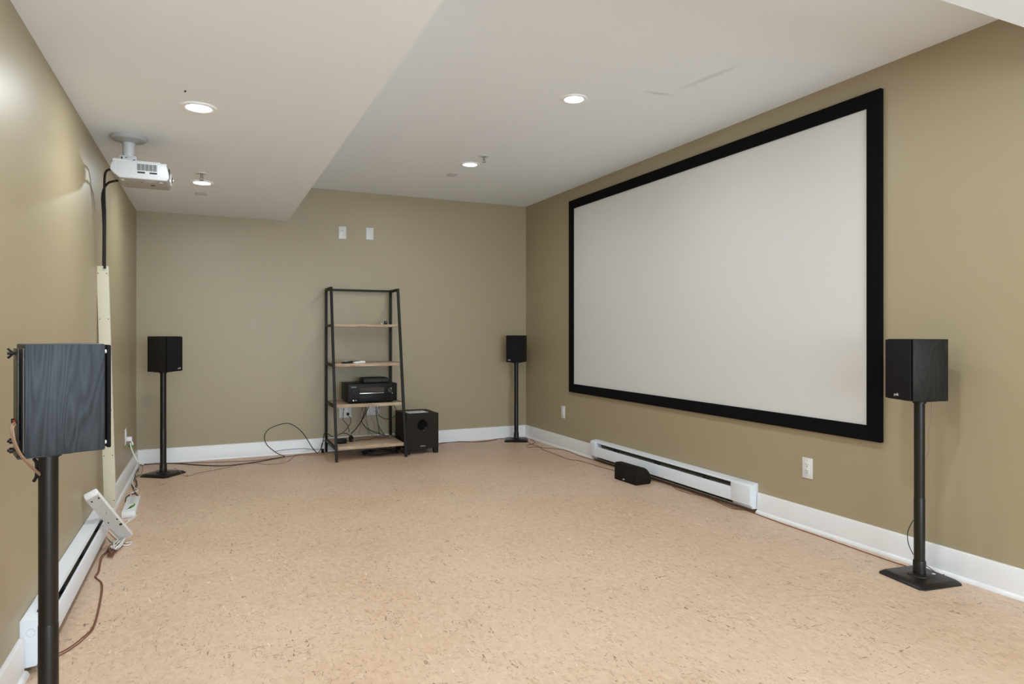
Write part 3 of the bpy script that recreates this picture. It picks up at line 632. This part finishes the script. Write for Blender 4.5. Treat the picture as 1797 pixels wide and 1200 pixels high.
cord('speaker_wire', 'brown speaker wire from far right stand running behind the centre speaker', fl([(930, 770.5), (935.7, 772.3), (938, 776.8), (932, 779.6), (924.5, 781.8), (926.8, 784.6), (942, 784), (954.6, 785.7), (971, 786.8), (991, 789), (1004.7, 793.5), (1015.8, 799), (1033.6, 804.6), (1049, 808.4), (1062, 812.9), (1079, 818.8), (1090, 824)], .0025), .0026, 'cord_brown')
cord('speaker_wire', 'brown speaker wire crossing the open floor to the front of the centre speaker', fl([(926.8, 774.6), (931, 779), (944.6, 783), (952.4, 788.5), (969, 794.6), (998, 805.7), (1013.6, 807.4), (1038, 814.2), (1048.5, 817.7), (1062, 821.2), (1077, 825.3), (1086, 829)], .0022), .0022, 'cord_brown')
ptsA = [(1141, 842.6), (1162.5, 846), (1180, 851.5), (1187, 857.7), (1207, 864.8), (1230, 870), (1251.5, 877.3), (1272.9, 887), (1287, 892.4), (1308.5, 895.2), (1322.7, 899.8), (1340, 906.5), (1380, 921), (1440, 941.5), (1500, 962.5), (1530, 973), (1568, 986), (1590, 993)]
cord('speaker_wire', 'dark brown speaker wire from centre speaker along the right baseboard to the stand', fl(ptsA, .0024), .0024, 'cord_brown', extra=fl([(x+(4 if y < 894 else 1), y-3 if y < 880 else y-.8) for x, y in ptsA[:11]], .0024))
def dp(px, py, d): return Vector((0, 0, H))+_ray(px, py)*d
cord('speaker_wire', 'thin brown wire hanging from the right speaker beside its stand pole', [dp(1635, 703.5, 3.03), dp(1634, 734, 3.03), dp(1629, 762, 3.03), dp(1630.4, 785.5, 3.03), dp(1624.6, 806.5, 3.02)], .0016, 'cord_tan')
cord('speaker_wire', 'thin dark wire bowing out low from the right stand pole', [dp(1604.5, 911, 3.01), dp(1599, 919, 3.01), dp(1593, 934, 3.01), dp(1594, 953.5, 3.01), dp(1602.5, 972.7, 3.01)], .0018, 'cord_black')
cord('speaker_wire', 'short brown wire end lying over the base of the right stand', [dp(1624, 991, 3.02), dp(1637, 1000.5, 2.985), FL(1649, 1008, .033), FL(1657, 1008, .033)], .002, 'cord_brown')
# near speaker wire
cord('speaker_wire', 'tan speaker wire curving from back of the nearest speaker to its pole hook', [LD((29.5-898.5)/F_PX*1.645, 1.645, H-(740-Y0)/F_PX*1.645), dp(23, 744, 1.56), dp(19.5, 752, 1.545), dp(23, 772.5, 1.545), dp(33, 795, 1.56), dp(50, 815, 1.59), dp(66, 830, 1.64), dp(70, 834, 1.645)], .0026, 'cord_tan', extra=[dp(30.5, 742, 1.645), dp(25, 747, 1.56), dp(22.5, 753, 1.545), dp(26, 774, 1.545), dp(36, 796, 1.56), dp(52.5, 815, 1.59), dp(69, 831, 1.645)])
# left floor wire, two strands
cord('speaker_wire', 'tan two-strand speaker wire meandering on the floor beside the left heater', fl([(192, 962), (184, 970), (177, 978), (172, 1002), (166.4, 1012), (177, 1023), (175.4, 1050), (163.4, 1098), (144, 1119), (120, 1137), (96, 1149), (70, 1160)], .0022), .0021, 'cord_brown', extra=fl([(194, 964), (187, 970), (179, 980), (174, 1003), (169, 1013), (179.5, 1024), (177.6, 1051), (166, 1098), (147, 1121), (122, 1140), (98, 1153), (72, 1165)], .0022))

# outlet cord at the left wall
t = thing('wall_plug', 'white plug in the left wall outlet with green tie hanging below', 'plug', (XL+.0085, 5.53, .33))
MB().box((0, -.016, -.016), (.034, .016, .016), bev=.004).build('plug_body', M['white_plastic'], t)
MB().tube([(.030, -.01, -.012), (.040, -.02, -.034), (.038, -.03, -.044)], .005).build('strain_relief', M['white_plastic'], t)
MB().tube([(.014, -.022, -.048), (.030, -.03, -.056), (.042, -.034, -.052), (.036, -.038, -.044), (.016, -.026, -.044)], .006, n=8).build('cord_tie', M['green'], t)
y_ = [5.50, 5.48, 5.42, 5.36]
pts = [YP(227, 777, 5.50), YP(230, 785, 5.48), YP(236.7, 801, 5.44), YP(244, 815, 5.48)]+fl([(242, 823), (235, 832.5), (231.6, 844), (235, 854.7), (242, 860.5), (231, 865), (229, 871)], .003)
for p in pts: p.x = max(p.x, XL+.036)
cord('extension_cord', 'white cord snaking from left wall outlet down to the flat power strip', pts, .004, 'cord_white')
cord('signal_cable', 'black cable bunched on the floor under the white cord by the left baseboard', fl([(236, 838), (240, 846), (236, 856), (231, 850), (236, 862), (243, 871), (238, 866), (228, 868), (221, 873), (220, 880)], .004), .003, 'cord_black')
cord('speaker_wire', 'brown wire curling beside the left baseboard near the left stand', fl([(250, 818), (250, 826), (246, 833), (238, 836), (235, 842), (241, 850), (238, 858)], .003), .002, 'cord_brown')
cord('speaker_wire', 'pale thin wire lying across the base of the far left stand', [FL(232, 843, .003), FL(243, 834, .004), FL(249, 832.5, .018), FL(262, 829, .0305), FL(275, 826.5, .0305), ], .0018, 'cord_tan')
cord('speaker_wire', 'pale thin wire trailing right from the base of the far left stand', [FL(305, 822, .031), FL(312, 824, .031), FL(318, 829, .027), FL(323.5, 834.5, .006), FL(330, 834.5, .003)], .0018, 'cord_tan')

# flat power strip on the floor
c0 = FL(212, 909, 0)
fs = thing('power_strip', 'flat white power strip with green emblem lying along the left baseboard', 'power strip', (-.475, 4.53, 0), math.radians(1))
MB().box((0, 0, 0), (.074, .42, .036), bev=.004).build('body', M['white_plastic'], fs)
a = MB()
def crescent(cx, cy, R, w_, a0, a1, z, sx=1, sy=1, n=14):
    top = [(cx+R*math.cos(a0+(a1-a0)*k/n)*sx, cy+R*math.sin(a0+(a1-a0)*k/n)*sy) for k in range(n+1)]
    bot = [(cx+(R-w_*math.sin(math.pi*k/n))*math.cos(a0+(a1-a0)*k/n)*sx, cy+(R-w_*math.sin(math.pi*k/n))*math.sin(a0+(a1-a0)*k/n)*sy) for k in range(1, n)]
    return MB().prism(top+bot[::-1], z, z+.0008, axis='Z')
crescent(.010, .165, .050, .020, -1.35, .5, .0358, 1, 2.0).build('emblem', M['green'], fs)
crescent(.002, .120, .040, .008, -1.2, .6, .0358, 1, 1.6).build('emblem_swoosh', M['grey'], fs)  # printed grey swoosh, part of the emblem
for k in range(4):
    r_ = MB().box((.022, .215+k*.047, .0355), (.052, .247+k*.047, .0372), bev=.001).build('socket', M['grey_plastic'], fs)
    MB().box((.030, .224+k*.047, .0372), (.032, .232+k*.047, .0375)).box((.041, .224+k*.047, .0372), (.043, .232+k*.047, .0375)).build('slots', M['dark'], r_)
MB().box((.004, -.0008, .010), (.070, .001, .0115)).build('seam', M['grey'], fs)
# leaning power strip on the left heater
d0, d1 = 3.46, 3.15
BL = Vector((0, 0, 0)); BL = dp(213, 951, d0); BL.z = .004; TL = dp(147.5, 877, d1); TL.x = max(TL.x, XL+.006)
lv = TL-BL; wdir = LD(.070, .040, .040); wdir = (wdir-lv.normalized()*wdir.dot(lv.normalized())).normalized()*.064
nv = lv.cross(wdir).normalized()
if nv.dot(LD(0, 1)) < 0: nv = -nv
ps = thing('power_strip', 'white power strip leaning upside down against the left heater', 'power strip', tuple(BL))
ln = lv.normalized(); wn = wdir.normalized()
MB().hexa(Vector(), lv, wdir, nv*.036, bev=.009).build('body', M['white_plastic'], ps)
MB().hexa(-nv*.0008+lv*.03+wdir*.10, lv*.94, wdir*.80, nv*.002, bev=.0).build('bottom_cover', M['grey_plastic'], ps)
h_ = MB()
for u, v, a_, b_ in ((.90, .25, .012, .006), (.90, .75, .012, .006), (.42, .78, .012, .006), (.44, .18, .010, .005), (.30, .70, .016, .012), (.62, .5, .004, .004)):
    h_.hexa(lv*u+wdir*v-nv*.0012, ln*a_, wn*b_, nv*.001)
h_.build('mounting_hole', M['dark'], ps)
# cord tangle beneath the leaning strip
rnd = random.Random(7)
def tangle(label, m, cx, cy, rx, ry, n, r, z=.01, zz=.03):
    pts = []
    for k in range(n):
        a = k*2.3+rnd.random(); pts.append((cx+rx*math.cos(a)*(.5+.5*rnd.random()), cy+ry*math.sin(a)*(.5+.5*rnd.random()), z+zz*rnd.random()))
    return cord('cord_tangle', label, pts, r, m)
tangle('tangle of white cords on the floor under the leaning power strip', 'cord_white', -.425, 3.93, .035, .13, 16, .0035, .006, .03)
tangle('dark brown wires tangled under the leaning power strip', 'cord_brown', -.445, 3.86, .025, .15, 12, .0025, .004, .02)
cord('extension_cord', 'white cord looping out on the floor at the foot of leaning power strip', fl([(190, 930), (197, 938), (207, 947), (220, 952), (231, 951), (224, 957), (208, 955), (196, 950), (189, 943)], .004), .0034, 'cord_white')
cord('extension_cord', 'white cord bending out between the two power strips', fl([(224, 896+18), (232, 909), (238.5, 903.5), (236, 909), (226, 915), (216, 922), (212, 930)], .004), .0035, 'cord_white')

# ------------------------------------------------------------------ cables behind the shelf
gp = 'cables hanging behind the ladder shelf'
def hang(label, pix, y, r, m, y2=None):
    n = len(pix); return cord('hanging_cable', label, [YP(px, py, y+((y2 if y2 is not None else y)-y)*k/(n-1)) for k, (px, py) in enumerate(pix)], r, m, group=gp)
hang('black cable hanging in front of the left double outlet', [(603.9, 713), (602, 731), (603, 738), (610, 746), (613, 758)], 6.24, .0028, 'cord_black', 6.08)
hang('black cord curving down from the plug in the left double outlet', [(611.5, 729), (615.8, 735.5), (614, 744), (607.7, 753), (600, 761)], 6.27, .0028, 'cord_black', 6.10)
hang('thick black cable slanting down left from the receiver to the black plug', [(648, 709), (644, 720), (635.8, 736), (625, 751.8), (616, 761)], 6.20, .0042, 'cord_black', 6.05)
hang('thick black cable curving from the receiver down to the right of the bottom board', [(645, 709), (640, 722), (635, 738.8), (642, 749.6), (650, 755), (664.8, 760.5), (674, 763)], 6.22, .0036, 'cord_black', 6.16)
hang('black cable in a round loop behind the right back leg', [(668, 709), (663, 719), (664, 727), (674.7, 734.4), (685.5, 734.4), (694, 728), (695.8, 720.3), (690, 709)], 6.25, .0030, 'cord_black')
hang('thick black cable dropping straight down at the right outlet', [(660, 709), (660.6, 728), (663.3, 744), (666, 762.6)], 6.22, .0036, 'cord_black', 6.17)
hang('black cable forking to the right above the bottom board', [(663, 744), (669, 755), (676, 764)], 6.21, .0030, 'cord_black', 6.16)
hang('thin copper coloured wire hanging left of the cables bundle', [(637, 709), (634, 722), (632.6, 742), (630.4, 764)], 6.26, .0018, 'cord_brown', 6.17)
hang('thin copper coloured wire bending to the right through the bundle', [(636, 709), (638, 728), (646.7, 750.7), (652, 762), (658, 766)], 6.25, .0018, 'cord_brown', 6.17)
hang('thin black wire hanging straight near the middle of the bottom board', [(641, 709), (643, 735), (646.5, 752), (646.7, 765)], 6.26, .0016, 'cord_black', 6.17)
hang('thin grey wire crossing the right double plate', [(648, 709), (650, 728), (657, 745), (661, 764)], 6.29, .0014, 'cord_tan', 6.17)
t = thing('cord_plug', 'black plug in the right half of the left double outlet', 'plug', (1.189, YB-.0085, .336))
MB().lathe([(0, 0), (.013, 0), (.014, .010), (.009, .022), (0, .024)], axis='Y', n=16).build('plug_body', M['plastic_black'], t)
for c in t.children: c.rotation_euler = (math.pi, 0, 0)
# power brick and plug on the bottom board
q = YP(598.5, 768, 5.93); t = thing('power_brick', 'black power adapter block on the left end of the bottom board', 'power adapter', (q.x+.006, 5.93, .1242), .15)
MB().box((-.038, -.025, 0), (.038, .025, .042), bev=.004).build('case', M['plastic_black'], t); MB().tube([(.036, 0, .02), (.060, .01, .016)], .004).build('strain_relief', M['plastic_black'], t)
q = YP(616, 768, 6.0); t = thing('adapter_plug', 'black adapter plug standing on bottom board among the cables', 'power adapter', (q.x, 6.0, .1242), .3)
MB().box((-.016, -.016, 0), (.016, .016, .050), bev=.005).cyl((0, 0, .054), .008, .012, n=12).build('case', M['plastic_black'], t); MB().box((-.006, -.024, .012), (.006, -.014, .018)).build('blade', M['chrome'], t)
cord('signal_cable', 'thin black cable lying wavy on the bottom board', [(1.20, 6.0, .1275), (1.26, 6.06, .1275), (1.33, 6.03, .1275), (1.40, 6.12, .1275), (1.47, 6.08, .1275), (1.53, 6.14, .1275)], .002, 'cord_black')
# coil of black cable under the bottom board
cp = []
for k in range(60):
    a = k*.55; R_ = .155+.02*math.sin(k*1.7); cp.append((1.40+R_*math.cos(a), 5.93+.07*math.sin(a)*(1+.2*math.sin(k)), .008+.030*abs(math.sin(k*.37))))
cord('cable_coil', 'coil of black cable on the floor under the bottom board', cp, .0038, 'cord_black')
cord('signal_cable', 'black wire drooping from behind the subwoofer beside the back leg', [YP(x, y, 6.26) for x, y in [(699, 730), (697, 745), (694, 757), (692, 768)]], .0025, 'cord_black')
cord('signal_cable', 'black wire lying on the floor beside the left back foot of the shelf', [(.955, 6.20, .012), (.935, 6.24, .05), (.95, 6.27, .09), (.968, 6.26, .11)], .0028, 'cord_black')
t = thing('cord_plug', 'small black plug on the floor at the left back foot of the shelf', 'plug', (.945, 6.225, .0), .5)
MB().box((-.010, -.010, 0), (.010, .010, .040), bev=.004).build('plug_body', M['plastic_black'], t)

# small scraps
def scrap(label, px, py, z=0, s=.008, m='paper'):
    p = FL(px, py, z+.0008); o = MB()
    o.prism([(-s, -s*.4), (-s*.2, -s*.7), (s, -s*.2), (s*.7, s*.5), (-s*.4, s*.6)], 0, .0012, axis='Z'); ob = o.build('paper_scrap', M['white_plastic']); ob.location = p; ob.rotation_euler = (0, 0, px % 3); tag(ob, label, 'scrap', 'white scraps on the floor')
scrap('white scrap on the floor near the far right baseboard beside the brown wires', 968, 789.6, s=.012)
scrap('white chip on the floor beside the wire in the left foreground', 157, 1123, s=.006)
scrap('white scrap on the floor at the front of the subwoofer', 747, 795, s=.014)
scrap('tiny white scrap by the right foot of the subwoofer', 764, 795, s=.008)
o = MB().cyl((0, 0, 0), .0075, .001, n=20).build('round_sticker', M['white_plastic']); o.location = FL(1638.5, 1006.6, .0295); tag(o, 'round white sticker on the base of the right speaker stand', 'sticker')
